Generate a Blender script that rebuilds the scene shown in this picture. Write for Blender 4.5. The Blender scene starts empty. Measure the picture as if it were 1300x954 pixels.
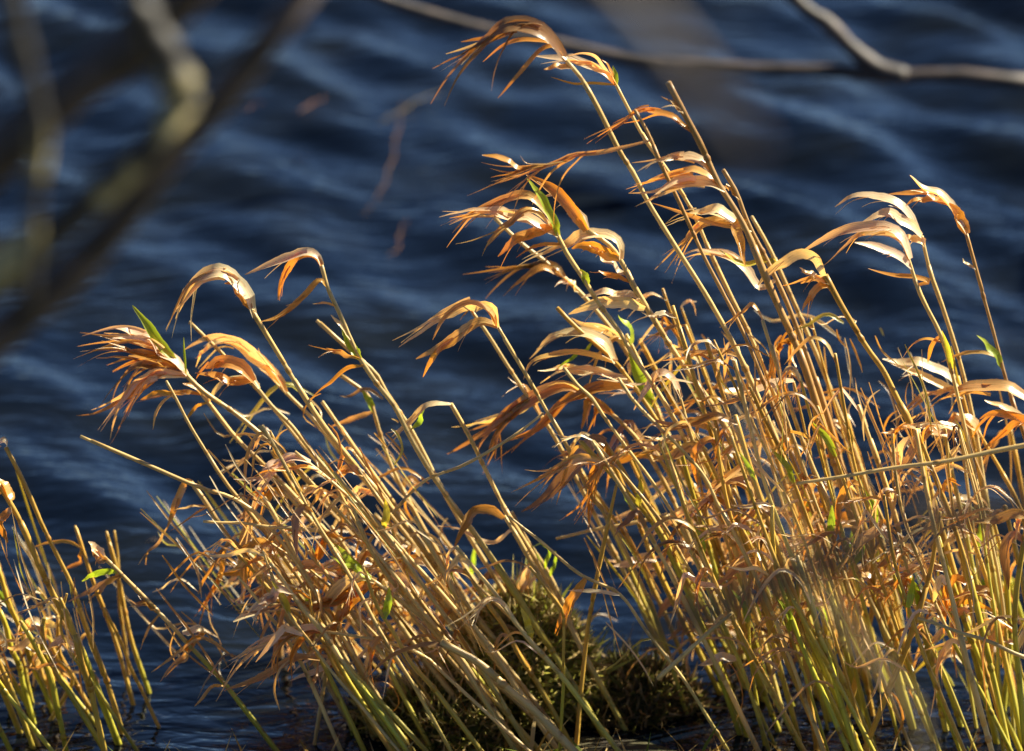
import bpy, math, random
import numpy as np
from mathutils import Vector

R = math.radians
SC = bpy.context.scene
COL = SC.collection

# ------------------------------------------------------------------ camera
PITCH, CAM_H, LENS, SENSOR = 25.0, 1.70, 150.0, 36.0
GY = 3.0                                   # distance of the grass from the camera (along the ground)
cam_data = bpy.data.cameras.new('camera'); cam = bpy.data.objects.new('camera', cam_data); COL.objects.link(cam)
cam.location = (0, 0, CAM_H); cam.rotation_euler = (R(90 - PITCH), 0, 0)
cam_data.lens = LENS; cam_data.sensor_width = SENSOR; cam_data.sensor_fit = 'HORIZONTAL'
cam_data.clip_start = 0.05; cam_data.clip_end = 3000
cam_data.dof.use_dof = True; cam_data.dof.focus_distance = 3.27; cam_data.dof.aperture_fstop = 4.1
SC.camera = cam

# ------------------------------------------------------------------ sky, sun, exposure
SUN_EL, SUN_AZ = 36.0, 67.0                # azimuth measured from +Y (view direction) towards +X (right)
world = bpy.data.worlds.new('World'); SC.world = world; world.use_nodes = True
wn = world.node_tree; wn.nodes.clear()
sky = wn.nodes.new('ShaderNodeTexSky'); sky.sky_type = 'NISHITA'; sky.sun_disc = False
sky.sun_elevation = R(SUN_EL); sky.sun_rotation = R(SUN_AZ); sky.air_density = 0.6; sky.dust_density = 0.0; sky.ozone_density = 4.0; sky.altitude = 1500
bg = wn.nodes.new('ShaderNodeBackground'); bg.inputs['Strength'].default_value = 0.05
wo = wn.nodes.new('ShaderNodeOutputWorld')
wn.links.new(sky.outputs[0], bg.inputs[0]); wn.links.new(bg.outputs[0], wo.inputs[0])
sd = bpy.data.lights.new('sun', 'SUN'); sun = bpy.data.objects.new('sun', sd); COL.objects.link(sun)
sd.energy = 5.0; sd.angle = R(0.53); sd.color = (1.0, 0.92, 0.72)
sv = Vector((math.sin(R(SUN_AZ)) * math.cos(R(SUN_EL)), math.cos(R(SUN_AZ)) * math.cos(R(SUN_EL)), math.sin(R(SUN_EL))))
sun.rotation_euler = (-sv).to_track_quat('-Z', 'Y').to_euler(); sun.location = sv * 30
SC.view_settings.view_transform = 'Standard'; SC.view_settings.look = 'None'
SC.view_settings.exposure = 1.65; SC.view_settings.gamma = 1.0; SC.view_settings.use_curve_mapping = False
SC.cycles.use_denoising = True
SC.cycles.max_bounces = 8; SC.cycles.transparent_max_bounces = 8

# ------------------------------------------------------------------ helpers
rng = random.Random(11)
nrng = np.random.default_rng(5)
CP, SP = math.cos(R(PITCH)), math.sin(R(PITCH))
CAMP = np.array([0, 0, CAM_H])
K = SENSOR / LENS / 1300.0
PXM = K * 3.3                              # metres per photo pixel at the grass

def at(px, py, Y):
    """photo pixel -> point on the vertical plane at ground distance Y"""
    a = (px - 650.0) * K; b = -(py - 477.0) * K
    d = np.array([a, CP + b * SP, -SP + b * CP])
    return CAMP + d * (Y / d[1])

def on_water(px, py, z=0.0):
    a = (px - 650.0) * K; b = -(py - 477.0) * K
    d = np.array([a, CP + b * SP, -SP + b * CP])
    return CAMP + d * ((z - CAM_H) / d[2])

def smooth(pts, n):
    """Catmull-Rom resample, evenly spaced"""
    P = np.asarray(pts, float)
    if len(P) == 2: P = np.array([P[0], (P[0] + P[1]) / 2, P[1]])
    Q = np.vstack([2 * P[0] - P[1], P, 2 * P[-1] - P[-2]])
    out = []
    for i in range(len(P) - 1):
        p0, p1, p2, p3 = Q[i:i + 4]
        for t in np.linspace(0, 1, 12, endpoint=False):
            out.append(0.5 * (2 * p1 + (p2 - p0) * t + (2 * p0 - 5 * p1 + 4 * p2 - p3) * t * t + (3 * p1 - p0 - 3 * p2 + p3) * t ** 3))
    out.append(P[-1]); out = np.array(out)
    L = np.concatenate([[0], np.cumsum(np.linalg.norm(np.diff(out, axis=0), axis=1))])
    s = np.linspace(0, L[-1], n)
    return np.stack([np.interp(s, L, out[:, k]) for k in range(out.shape[1])], 1)

def unit(v):
    return v / (np.linalg.norm(v, axis=-1, keepdims=True) + 1e-12)

def tangents(P):
    return unit(np.gradient(P, axis=0))

class Geo:
    def __init__(self): self.v = []; self.f = []; self.uv = []; self.c = []; self.n = 0
    def grid(self, V, UV, C, closed=False):
        """V: (rows, cols, 3)"""
        r, c = V.shape[:2]; b = self.n
        self.v.append(V.reshape(-1, 3)); self.uv.append(UV.reshape(-1, 2)); self.c.append(C.reshape(-1, 3)); self.n += r * c
        for i in range(r - 1):
            for j in range(c if closed else c - 1):
                k = (j + 1) % c
                self.f.append((b + i * c + j, b + i * c + k, b + (i + 1) * c + k, b + (i + 1) * c + j))
    def tri(self, a, b_, c, col, uv=(0, 0)):
        b = self.n
        self.v.append(np.array([a, b_, c])); self.uv.append(np.tile(uv, (3, 1))); self.c.append(np.tile(col, (3, 1))); self.n += 3
        self.f.append((b, b + 1, b + 2))
    def cap(self, base, cnt):
        self.f.append(tuple(base + i for i in range(cnt)))
    def build(self, name, mat, parent=None, origin=None, smooth_=True):
        V = np.concatenate(self.v)
        if origin is not None: V = V - np.asarray(origin)
        me = bpy.data.meshes.new(name); me.from_pydata(V.tolist(), [], self.f)
        uv = np.concatenate(self.uv); col = np.concatenate(self.c)
        li = np.zeros(len(me.loops), dtype=np.int32); me.loops.foreach_get('vertex_index', li)
        ul = me.uv_layers.new(name='fibre'); ul.data.foreach_set('uv', uv[li].astype(np.float32).ravel())
        ca = me.color_attributes.new('tint', 'FLOAT_COLOR', 'POINT')
        ca.data.foreach_set('color', np.hstack([col, np.ones((len(col), 1))]).astype(np.float32).ravel())
        if smooth_: me.polygons.foreach_set('use_smooth', np.ones(len(me.polygons), dtype=bool))
        me.materials.append(mat); me.update()
        o = bpy.data.objects.new(name, me); COL.objects.link(o)
        if parent is not None: o.parent = parent
        return o

def tag(o, label=None, cat=None, group=None, kind=None):
    if label: o['label'] = label
    if cat: o['category'] = cat
    if group: o['group'] = group
    if kind: o['kind'] = kind
    return o

def empty(name, loc):
    o = bpy.data.objects.new(name, None); COL.objects.link(o); o.location = [float(x) for x in loc]; o.empty_display_size = 0.02
    return o

# ------------------------------------------------------------------ materials
def new_mat(name):
    m = bpy.data.materials.new(name); m.use_nodes = True; nt = m.node_tree; nt.nodes.clear()
    return m, nt, nt.nodes.new('ShaderNodeOutputMaterial')

def N(nt, t, **kw):
    n = nt.nodes.new('ShaderNode' + t)
    for k, v in kw.items():
        if k.startswith('i_'): n.inputs[k[2:].replace('_', ' ')].default_value = v
        else: setattr(n, k, v)
    return n

def fibre_noise(nt, su, sv, scale=1.0, detail=3.0):
    uv = N(nt, 'UVMap', uv_map='fibre'); mp = N(nt, 'Mapping'); mp.inputs['Scale'].default_value = (su, sv, 1)
    oi = N(nt, 'ObjectInfo'); ad = N(nt, 'VectorMath', operation='ADD')
    cx = N(nt, 'CombineXYZ'); mu = N(nt, 'Math', operation='MULTIPLY'); mu.inputs[1].default_value = 37.0
    nt.links.new(oi.outputs['Random'], mu.inputs[0]); nt.links.new(mu.outputs[0], cx.inputs[0]); nt.links.new(mu.outputs[0], cx.inputs[1])
    nt.links.new(uv.outputs[0], mp.inputs[0]); nt.links.new(mp.outputs[0], ad.inputs[0]); nt.links.new(cx.outputs[0], ad.inputs[1])
    no = N(nt, 'TexNoise'); no.inputs['Scale'].default_value = scale; no.inputs['Detail'].default_value = detail
    nt.links.new(ad.outputs[0], no.inputs['Vector'])
    return no

def mulcol(nt, a, fac_socket, lo, hi):
    rp = N(nt, 'MapRange'); rp.inputs['From Min'].default_value = 0.3; rp.inputs['From Max'].default_value = 0.7
    rp.inputs['To Min'].default_value = lo; rp.inputs['To Max'].default_value = hi
    nt.links.new(fac_socket, rp.inputs['Value'])
    mx = N(nt, 'VectorMath', operation='MULTIPLY')
    nt.links.new(a, mx.inputs[0]); nt.links.new(rp.outputs[0], mx.inputs[1])
    return mx.outputs[0]

def stem_material():
    m, nt, out = new_mat('dry_stem')
    at_ = N(nt, 'Attribute', attribute_name='tint')
    f1 = fibre_noise(nt, 5, 26, 1.0, 4); f2 = fibre_noise(nt, 0.7, 60, 1.0, 5)
    c = mulcol(nt, at_.outputs['Color'], f1.outputs[0], 0.72, 1.22)
    sp = N(nt, 'ValToRGB'); sp.color_ramp.elements[0].position = 0.60; sp.color_ramp.elements[1].position = 0.72
    nt.links.new(f2.outputs[0], sp.inputs[0])
    mx = N(nt, 'Mix', data_type='RGBA'); nt.links.new(sp.outputs[0], mx.inputs['Factor'])
    nt.links.new(c, mx.inputs['A']); mx.inputs['B'].default_value = (0.20, 0.095, 0.03, 1)
    p = N(nt, 'BsdfPrincipled'); p.inputs['Roughness'].default_value = 0.42; p.inputs['Specular IOR Level'].default_value = 0.55
    nt.links.new(mx.outputs['Result'], p.inputs['Base Color'])
    bp = N(nt, 'Bump'); bp.inputs['Strength'].default_value = 0.35; bp.inputs['Distance'].default_value = 0.0006
    nt.links.new(f1.outputs[0], bp.inputs['Height']); nt.links.new(bp.outputs[0], p.inputs['Normal'])
    tr = N(nt, 'BsdfTranslucent'); nt.links.new(mx.outputs['Result'], tr.inputs['Color'])
    ms = N(nt, 'MixShader'); ms.inputs[0].default_value = 0.24
    nt.links.new(p.outputs[0], ms.inputs[1]); nt.links.new(tr.outputs[0], ms.inputs[2]); nt.links.new(ms.outputs[0], out.inputs[0])
    return m

def leaf_material(name, trans, tmul, rough, spec):
    m, nt, out = new_mat(name)
    at_ = N(nt, 'Attribute', attribute_name='tint')
    f1 = fibre_noise(nt, 16, 16, 1.0, 5); f2 = fibre_noise(nt, 4, 60, 1.0, 6)
    c = mulcol(nt, at_.outputs['Color'], f1.outputs[0], 0.62, 1.25)
    sp = N(nt, 'ValToRGB'); sp.color_ramp.elements[0].position = 0.56; sp.color_ramp.elements[1].position = 0.74
    nt.links.new(f2.outputs[0], sp.inputs[0])
    mx = N(nt, 'Mix', data_type='RGBA'); nt.links.new(sp.outputs[0], mx.inputs['Factor'])
    dk = N(nt, 'VectorMath', operation='MULTIPLY'); nt.links.new(c, dk.inputs[0]); dk.inputs[1].default_value = (0.66, 0.52, 0.38)
    nt.links.new(c, mx.inputs['A']); nt.links.new(dk.outputs[0], mx.inputs['B'])
    p = N(nt, 'BsdfPrincipled'); p.inputs['Roughness'].default_value = rough; p.inputs['Specular IOR Level'].default_value = spec
    nt.links.new(mx.outputs['Result'], p.inputs['Base Color'])
    bp = N(nt, 'Bump'); bp.inputs['Strength'].default_value = 0.4; bp.inputs['Distance'].default_value = 0.0005
    nt.links.new(f1.outputs[0], bp.inputs['Height']); nt.links.new(bp.outputs[0], p.inputs['Normal'])
    tm = N(nt, 'VectorMath', operation='MULTIPLY'); nt.links.new(mx.outputs['Result'], tm.inputs[0]); tm.inputs[1].default_value = tmul
    tr = N(nt, 'BsdfTranslucent'); nt.links.new(tm.outputs[0], tr.inputs['Color'])
    ms = N(nt, 'MixShader'); ms.inputs[0].default_value = trans
    nt.links.new(p.outputs[0], ms.inputs[1]); nt.links.new(tr.outputs[0], ms.inputs[2]); nt.links.new(ms.outputs[0], out.inputs[0])
    return m

def bark_material(name, c0, c1, scale, lo=0.40, hi=0.62):
    m, nt, out = new_mat(name)
    tc = N(nt, 'TexCoord'); no = N(nt, 'TexNoise'); no.inputs['Scale'].default_value = scale; no.inputs['Detail'].default_value = 5
    nt.links.new(tc.outputs['Object'], no.inputs['Vector'])
    rp = N(nt, 'ValToRGB'); rp.color_ramp.elements[0].position = lo; rp.color_ramp.elements[1].position = hi
    rp.color_ramp.elements[0].color = (*c0, 1); rp.color_ramp.elements[1].color = (*c1, 1)
    nt.links.new(no.outputs[0], rp.inputs[0])
    p = N(nt, 'BsdfPrincipled'); p.inputs['Roughness'].default_value = 0.6; nt.links.new(rp.outputs[0], p.inputs['Base Color'])
    bp = N(nt, 'Bump'); bp.inputs['Strength'].default_value = 0.6; bp.inputs['Distance'].default_value = 0.002
    nt.links.new(no.outputs[0], bp.inputs['Height']); nt.links.new(bp.outputs[0], p.inputs['Normal']); nt.links.new(p.outputs[0], out.inputs[0])
    return m

def tint_material(name, rough, trans):
    m, nt, out = new_mat(name)
    at_ = N(nt, 'Attribute', attribute_name='tint')
    p = N(nt, 'BsdfPrincipled'); p.inputs['Roughness'].default_value = rough; nt.links.new(at_.outputs['Color'], p.inputs['Base Color'])
    tr = N(nt, 'BsdfTranslucent'); nt.links.new(at_.outputs['Color'], tr.inputs['Color'])
    ms = N(nt, 'MixShader'); ms.inputs[0].default_value = trans
    nt.links.new(p.outputs[0], ms.inputs[1]); nt.links.new(tr.outputs[0], ms.inputs[2]); nt.links.new(ms.outputs[0], out.inputs[0])
    return m

def ground_material():
    m, nt, out = new_mat('bank_soil')
    tc = N(nt, 'TexCoord'); no = N(nt, 'TexNoise'); no.inputs['Scale'].default_value = 18; no.inputs['Detail'].default_value = 8
    nt.links.new(tc.outputs['Object'], no.inputs['Vector'])
    rp = N(nt, 'ValToRGB'); e = rp.color_ramp.elements
    e[0].position = 0.35; e[0].color = (0.025, 0.018, 0.010, 1); e[1].position = 0.68; e[1].color = (0.10, 0.095, 0.03, 1)
    nt.links.new(no.outputs[0], rp.inputs[0])
    p = N(nt, 'BsdfPrincipled'); p.inputs['Roughness'].default_value = 0.85; nt.links.new(rp.outputs[0], p.inputs['Base Color'])
    bp = N(nt, 'Bump'); bp.inputs['Strength'].default_value = 0.8; bp.inputs['Distance'].default_value = 0.02
    nt.links.new(no.outputs[0], bp.inputs['Height']); nt.links.new(bp.outputs[0], p.inputs['Normal']); nt.links.new(p.outputs[0], out.inputs[0])
    return m

def water_material():
    m, nt, out = new_mat('lake_water')
    tc = N(nt, 'TexCoord')
    mp = N(nt, 'Mapping'); mp.inputs['Rotation'].default_value = (0, 0, R(40)); mp.inputs['Scale'].default_value = (16, 42, 16)
    nt.links.new(tc.outputs['Object'], mp.inputs[0])
    n1 = N(nt, 'TexNoise'); n1.inputs['Scale'].default_value = 1.0; n1.inputs['Detail'].default_value = 3; n1.inputs['Distortion'].default_value = 0.4
    nt.links.new(mp.outputs[0], n1.inputs['Vector'])
    bp = N(nt, 'Bump'); bp.inputs['Strength'].default_value = 1.0; bp.inputs['Distance'].default_value = 0.0045
    nt.links.new(n1.outputs[0], bp.inputs['Height'])
    # murky brownish patches of weed under the surface
    n2 = N(nt, 'TexNoise'); n2.inputs['Scale'].default_value = 6; n2.inputs['Detail'].default_value = 4
    nt.links.new(tc.outputs['Object'], n2.inputs['Vector'])
    rp = N(nt, 'ValToRGB'); e = rp.color_ramp.elements
    e[0].position = 0.45; e[0].color = (0.002, 0.004, 0.009, 1); e[1].position = 0.75; e[1].color = (0.006, 0.007, 0.006, 1)
    nt.links.new(n2.outputs[0], rp.inputs[0])
    p = N(nt, 'BsdfPrincipled'); p.inputs['Roughness'].default_value = 0.04; p.inputs['IOR'].default_value = 1.333
    nt.links.new(rp.outputs[0], p.inputs['Base Color']); nt.links.new(bp.outputs[0], p.inputs['Normal']); nt.links.new(p.outputs[0], out.inputs[0])
    return m

M_STEM = stem_material()
M_LEAF = leaf_material('dry_leaf', 0.45, (1.3, 0.88, 0.36), 0.30, 1.0)
M_GREEN = leaf_material('green_leaf', 0.50, (1.2, 1.15, 0.6), 0.35, 0.5)
M_BARK = bark_material('shaded_lichen_bark', (0.012, 0.009, 0.006), (0.30, 0.25, 0.11), 24, 0.53, 0.60)  # lichened bark with shade and lit spots put into its two tones
M_BARK2 = bark_material('smooth_bark', (0.02, 0.014, 0.012), (0.07, 0.05, 0.042), 40)
M_BAND = bark_material('dark_band', (0.015, 0.010, 0.006), (0.05, 0.034, 0.018), 40)
M_TWIG = bark_material('pale_twig', (0.30, 0.24, 0.15), (0.45, 0.36, 0.22), 80)
M_MOSS = tint_material('moss', 0.8, 0.5)
M_WEED = tint_material('water_weed', 0.5, 0.2)
M_SOIL = ground_material()
M_WATER = water_material()

# ------------------------------------------------------------------ water
def axis(lo, hi, step, far, growth=1.22):
    c = list(np.arange(lo, hi + 1e-6, step)); s = step
    while c[-1] < far: s *= growth; c.append(c[-1] + s)
    s = step
    while c[0] > -far: s *= growth; c.insert(0, c[0] - s)
    return np.array(c)

def wave_height(X, Y):
    h = np.zeros_like(X); r = np.random.default_rng(21)
    for i in range(30):
        lam = 0.06 * (5.0 ** r.random()); ang = R(40) + r.normal(0, 0.34)
        k = 2 * math.pi / lam; slope = 0.074 * (lam / 0.2) ** 0.3
        ph = r.random() * 6.283
        warp = 0.35 * np.sin(1.7 * X + 2.3 * Y + ph) + 0.25 * np.sin(4.1 * Y - 3.0 * X + 2 * ph)
        env = 0.6 + 0.4 * np.sin((3.1 * math.cos(ph)) * X + (2.7 * math.sin(ph)) * Y + 3 * ph)
        a = k * (math.cos(ang) * X + math.sin(ang) * Y) + ph + warp
        h += slope / k * env * (np.sin(a) + 0.22 * np.cos(2 * a))
    return h

def make_water():
    xs = axis(-1.0, 1.0, 0.011, 900); ys = axis(2.6, 6.0, 0.011, 900)
    X, Y = np.meshgrid(xs, ys)
    d = np.maximum(np.maximum(np.abs(X) - 1.0, 0), np.maximum(np.maximum(2.6 - Y, Y - 6.0), 0))
    shore = np.clip((Y - 2.8) / 0.6, 0.35, 1)
    Z = wave_height(X, Y) * np.exp(-(d / 3.0) ** 2) * shore
    g = Geo(); V = np.stack([X, Y, Z], -1)
    g.grid(V, np.stack([X, Y], -1), np.ones_like(V))
    o = g.build('water', M_WATER); tag(o, kind='structure')
make_water()

# ------------------------------------------------------------------ bank and lake bed
def bank_z(x, y):
    x = np.asarray(x, float); y = np.asarray(y, float)
    s = y - (2.865 + 0.03 * np.sin(x * 9 + 1) + 0.02 * np.sin(x * 23))
    up = 0.012 + 0.035 * (1 - np.exp(s / 0.25)) + 0.10 * np.clip(-s / 3.0, 0, 1) + 0.006 * np.sin(x * 41 + y * 33) * np.exp(-np.abs(s) / 0.5)
    dn = 0.012 - 0.25 * s
    return np.where(s < 0, up, np.maximum(dn, -0.9))

def make_bank():
    xs = axis(-0.8, 0.8, 0.02, 900); ys = axis(2.5, 3.6, 0.02, 900)
    X, Y = np.meshgrid(xs, ys); Z = bank_z(X, Y)
    g = Geo(); V = np.stack([X, Y, Z], -1); g.grid(V, np.stack([X, Y], -1), np.ones_like(V))
    tag(g.build('bank', M_SOIL), kind='structure')
make_bank()

# ------------------------------------------------------------------ grass stalks
STRAW = np.array([0.66, 0.47, 0.18]); BROWN = np.array([0.44, 0.26, 0.09]); YGREEN = np.array([0.48, 0.44, 0.04])
GOLD = np.array([0.61, 0.375, 0.065])
LEAFC = {'w': np.array([0.86, 0.73, 0.48]), 't': np.array([0.66, 0.44, 0.165]), 'o': np.array([0.62, 0.335, 0.065]),
         'b': np.array([0.36, 0.22, 0.085]), 'g': np.array([0.33, 0.44, 0.035]), 'y': np.array([0.52, 0.47, 0.06])}

def tube(g, P, rad, col, sides=7, vscale=1.0, cap=True):
    T = tangents(P); up = np.array([0.0, 1.0, 0.12])
    A = unit(np.cross(T, up)); B = np.cross(T, A); n = len(P)
    th = np.linspace(0, 2 * math.pi, sides, endpoint=False)
    rad = np.broadcast_to(rad, (n,))
    V = P[:, None, :] + rad[:, None, None] * (np.cos(th)[None, :, None] * A[:, None, :] + np.sin(th)[None, :, None] * B[:, None, :])
    L = np.concatenate([[0], np.cumsum(np.linalg.norm(np.diff(P, axis=0), axis=1))])
    UV = np.stack(np.broadcast_arrays((th / 6.283)[None, :], L[:, None] * vscale), -1)
    C = np.broadcast_to(np.asarray(col).reshape(-1, 1, 3) if np.ndim(col) == 2 else np.asarray(col).reshape(1, 1, 3), V.shape)
    b = g.n; g.grid(V, UV, C, closed=True)
    if cap:
        g.f.append(tuple(b + j for j in range(sides))[::-1]); g.f.append(tuple(b + (n - 1) * sides + j for j in range(sides)))

def ribbon(g, P, W, roll, col, fold=0.25, twist=0.0, flip=False, edge=0.0):
    """P midline (n,3), W full widths (n,), roll: 0 = flat to the viewer, pi/2 = edge on"""
    n = len(P); T = tangents(P); Vw = unit(P - CAMP)
    b = unit(np.cross(T, Vw)); vv = unit(np.cross(b, T))
    vv *= np.sign(np.sum(vv * Vw, 1))[:, None]
    s = np.linspace(0, 1, n)
    r = roll + twist * s
    # choose the side so that the face seen from the camera looks upwards
    w1 = np.cos(r)[:, None] * b + np.sin(r)[:, None] * vv
    w2 = np.cos(r)[:, None] * b - np.sin(r)[:, None] * vv
    n1 = np.cross(T, w1); n1 *= -np.sign(np.sum(n1 * Vw, 1))[:, None]
    n2 = np.cross(T, w2); n2 *= -np.sign(np.sum(n2 * Vw, 1))[:, None]
    w = w1 if (n1[:, 2].mean() > n2[:, 2].mean()) != flip else w2
    nn = np.cross(T, w)
    W = np.asarray(W)[:, None]
    cn = np.interp(np.linspace(0, 1, n), np.linspace(0, 1, 6), [rng.gauss(0, 1) for _ in range(6)])
    P = P + nn * (W * 0.22 * cn[:, None])
    W = W * np.array([1 + rng.gauss(0, 0.05) for _ in range(n)])[:, None]
    cols = np.stack([P - w * W / 2 + nn * W * fold, P, P + w * W / 2 + nn * W * fold], 1)
    L = np.concatenate([[0], np.cumsum(np.linalg.norm(np.diff(P, axis=0), axis=1))])
    off = rng.random() * 5
    UV = np.stack(np.broadcast_arrays(np.array([0.0, 0.5, 1.0])[None, :] + off, L[:, None] + off), -1)
    C = np.broadcast_to(np.asarray(col).reshape(-1, 1, 3) if np.ndim(col) == 2 else np.asarray(col).reshape(1, 1, 3), cols.shape)
    g.grid(cols, UV, C)

def droop(P, amt):
    s = np.linspace(0, 1, len(P))
    P = P.copy(); P[:, 2] -= amt * s ** 2
    return P

class Stalk:
    def __init__(self, label, pts, w=8.0, green=0.0, col='s', group=None, dy=None, name='grass_stalk', cat='grass stalk', node=True, root=True):
        Yb = GY + (dy if dy is not None else rng.uniform(-0.07, 0.09))
        self.k = rng.uniform(-0.10, 0.10)
        pts = [list(map(float, p)) for p in pts]
        self.px = smooth(pts, max(10, 5 * len(pts)))
        self.Yb = Yb
        P = np.array([at(x, y, self.Yof(y)) for x, y in self.px])
        if root:                                     # carry the stem on down until it is in the ground
            d = P[-1] - P[-3]; d = d / np.linalg.norm(d); p = P[-1].copy(); ext = []
            d = unit(d + np.array([0, -0.1, 0]))
            for _ in range(60):
                if p[2] < float(bank_z(p[0], p[1])) - 0.012: break
                p = p + d * 0.02; ext.append(p.copy())
            if ext: P = np.vstack([P, ext])
        self.P = P
        base = P[-1]
        self.o = empty(name, base); self.base = base
        tag(self.o, label, cat, group)
        n = len(P); s = np.linspace(0, 1, n)
        c0 = {'s': STRAW, 'b': BROWN, 'g': GOLD}[col] * rng.uniform(0.85, 1.12)
        gm = np.clip((s - (1 - green)) / 0.25, 0, 1)[:, None] if green > 0 else np.zeros((n, 1))
        gm = gm * rng.uniform(0.6, 1.0)
        C = c0 * (1 - gm) + YGREEN * gm
        rad = w * PXM / 2 * (0.62 + 0.38 * s) * np.array([1 + rng.gauss(0, 0.04) for _ in range(n)])
        wob = np.sin(np.linspace(0, rng.uniform(6, 14), n) + rng.random() * 6)[:, None] * np.array([0.6, 1, 0]) * 0.0014
        P2 = P + wob * np.sin(np.pi * s)[:, None]
        g = Geo(); tube(g, P2, rad, C); self.stem = g.build('stem', M_STEM, self.o, base)
        self.rad = rad; self.C = C
        L = np.concatenate([[0], np.cumsum(np.linalg.norm(np.diff(P2, axis=0), axis=1))])
        if node and L[-1] > 0.12:                    # joints and the leaf sheaths wrapped above them
            x = rng.uniform(0.05, 0.12)
            while x < L[-1] - 0.06:
                i = int(np.searchsorted(L, x)); i = min(max(i, 1), n - 2)
                t = unit(P2[i + 1] - P2[i - 1]); c = P2[i]
                q = np.array([c + t * e for e in (-0.003, -0.0012, 0, 0.0012, 0.003)])
                g = Geo(); tube(g, q, rad[i] * np.array([1.0, 1.22, 1.34, 1.22, 1.0]), np.array(C[i]) * np.array([0.8, 0.66, 0.5]), cap=False)
                g.build('node', M_STEM, self.stem, base)
                if rng.random() < 0.75:
                    x1 = max(0.0, x - rng.uniform(0.05, 0.10))
                    xs = np.linspace(x1, x - 0.002, 7); q = np.stack([np.interp(xs, L, P2[:, k]) for k in range(3)], 1)
                    rr = np.interp(xs, L, rad) * np.array([1.26, 1.24, 1.2, 1.18, 1.16, 1.14, 1.1]) 
                    q += np.array([rng.uniform(-0.0005, 0.0005), 0, 0])
                    g = Geo(); tube(g, q, rr, np.array(C[i]) * rng.uniform(0.8, 1.12) * np.array([1.06, 0.97, 0.86]))
                    g.build('sheath', M_STEM, self.stem, base)
                x += rng.uniform(0.10, 0.20)

    def Yof(self, y):
        return self.Yb + self.k * (870 - y) * PXM

    def leaf(self, pts, w=10.0, kind='t', fray=0, spread=0.5, roll=None, depth=None, s0=None, snap=True, fine=None):
        pts = np.array(pts, float)
        if snap:
            d = np.hypot(self.px[:, 0] - pts[0, 0], self.px[:, 1] - pts[0, 1]); j = int(d.argmin())
            if d[j] < 40: pts = np.vstack([self.px[j], pts[1:]]) if d[j] < 14 else np.vstack([self.px[j], pts])
        Q = smooth(pts, 22)
        L = np.concatenate([[0], np.cumsum(np.hypot(*np.diff(Q, axis=0).T))])
        Y0 = self.Yof(Q[0, 1]) - 0.001
        dk = depth if depth is not None else rng.uniform(-0.45, 0.35)
        P = np.array([at(x, y, Y0 + dk * l * PXM) for (x, y), l in zip(Q, L)])
        s = np.linspace(0, 1, len(P))
        col = LEAFC[kind] * rng.uniform(0.85, 1.15) * np.array([1, rng.uniform(0.92, 1.06), rng.uniform(0.85, 1.1)])
        # dead leaves darken and redden towards the tip
        C = col * (1 - s[:, None] * np.array([0.06, 0.18, 0.34]) * (0 if kind in 'gy' else 1))
        if kind in 'gy': C = C + np.array([0.14, 0.06, 0.01]) * np.clip(np.abs(s - 0.45) * 2.2 - 0.3, 0, 1)[:, None]
        roll = roll if roll is not None else R(rng.uniform(25, 58))
        W = w * PXM / max(0.5, math.cos(roll)) * 0.92
        flip = rng.random() < 0.18
        g = Geo()
        if fray:
            s0 = s0 if s0 is not None else rng.uniform(0.38, 0.55)
            prof = np.clip(0.45 + 2.2 * s, 0, 1) * np.clip((s0 + 0.22 - s) / 0.22, 0.0, 1)
            m = s <= s0 + 0.22
            ribbon(g, P[m], (W * prof)[m], roll, C[m], fold=rng.uniform(0.1, 0.3), twist=rng.uniform(-0.3, 0.3), flip=flip)
            i0 = int(s0 * len(P))
            for q in range(fray):
                st = max(1, i0 + rng.randint(-5, 2)); st = min(st, len(P) - 6)
                S = P[st:].copy(); a = ((q + 0.5) / fray - 0.5) * 2 * spread + rng.uniform(-0.08, 0.08)
                vw = unit(S[0] - CAMP); d = S - S[0]
                rl = np.linspace(0.15, 1, len(S))[:, None]
                ang = a * rl; ca, sa = np.cos(ang), np.sin(ang)
                d = d * ca + np.cross(np.broadcast_to(vw, d.shape), d) * sa + vw * np.sum(d * vw, 1, keepdims=True) * (1 - ca)
                d = d * rng.uniform(0.55, 1.08) + vw * (np.linspace(0, 1, len(S)) ** 1.5)[:, None] * rng.uniform(-0.02, 0.02)
                S = S[0] + d
                S = droop(S, rng.uniform(-0.002, 0.010))
                lat = (q + 0.5) / fray - 0.5
                T0 = unit(P[min(st + 1, 21)] - P[st]); bb = unit(np.cross(T0, vw))
                S = S + bb * lat * W * 0.7
                ws = max(2.0, rng.uniform(0.20, 0.48) * w) * PXM
                ss = np.linspace(0, 1, len(S))
                ribbon(g, S, ws * np.clip(1.25 - ss ** 2 * 1.15, 0.12, 1), R(rng.uniform(0, 60)), C[st:] * rng.uniform(0.75, 1.15), fold=0.3, twist=rng.uniform(-1.2, 1.2), flip=rng.random() < 0.4)
        else:
            prof = np.clip(0.5 + 2.5 * s, 0, 1) * np.clip((1.02 - s) / 0.45, 0.04, 1) ** 0.8
            ribbon(g, P, W * prof, roll, C, fold=rng.uniform(0.12, 0.38), twist=rng.uniform(-0.7, 0.7), flip=flip)
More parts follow.
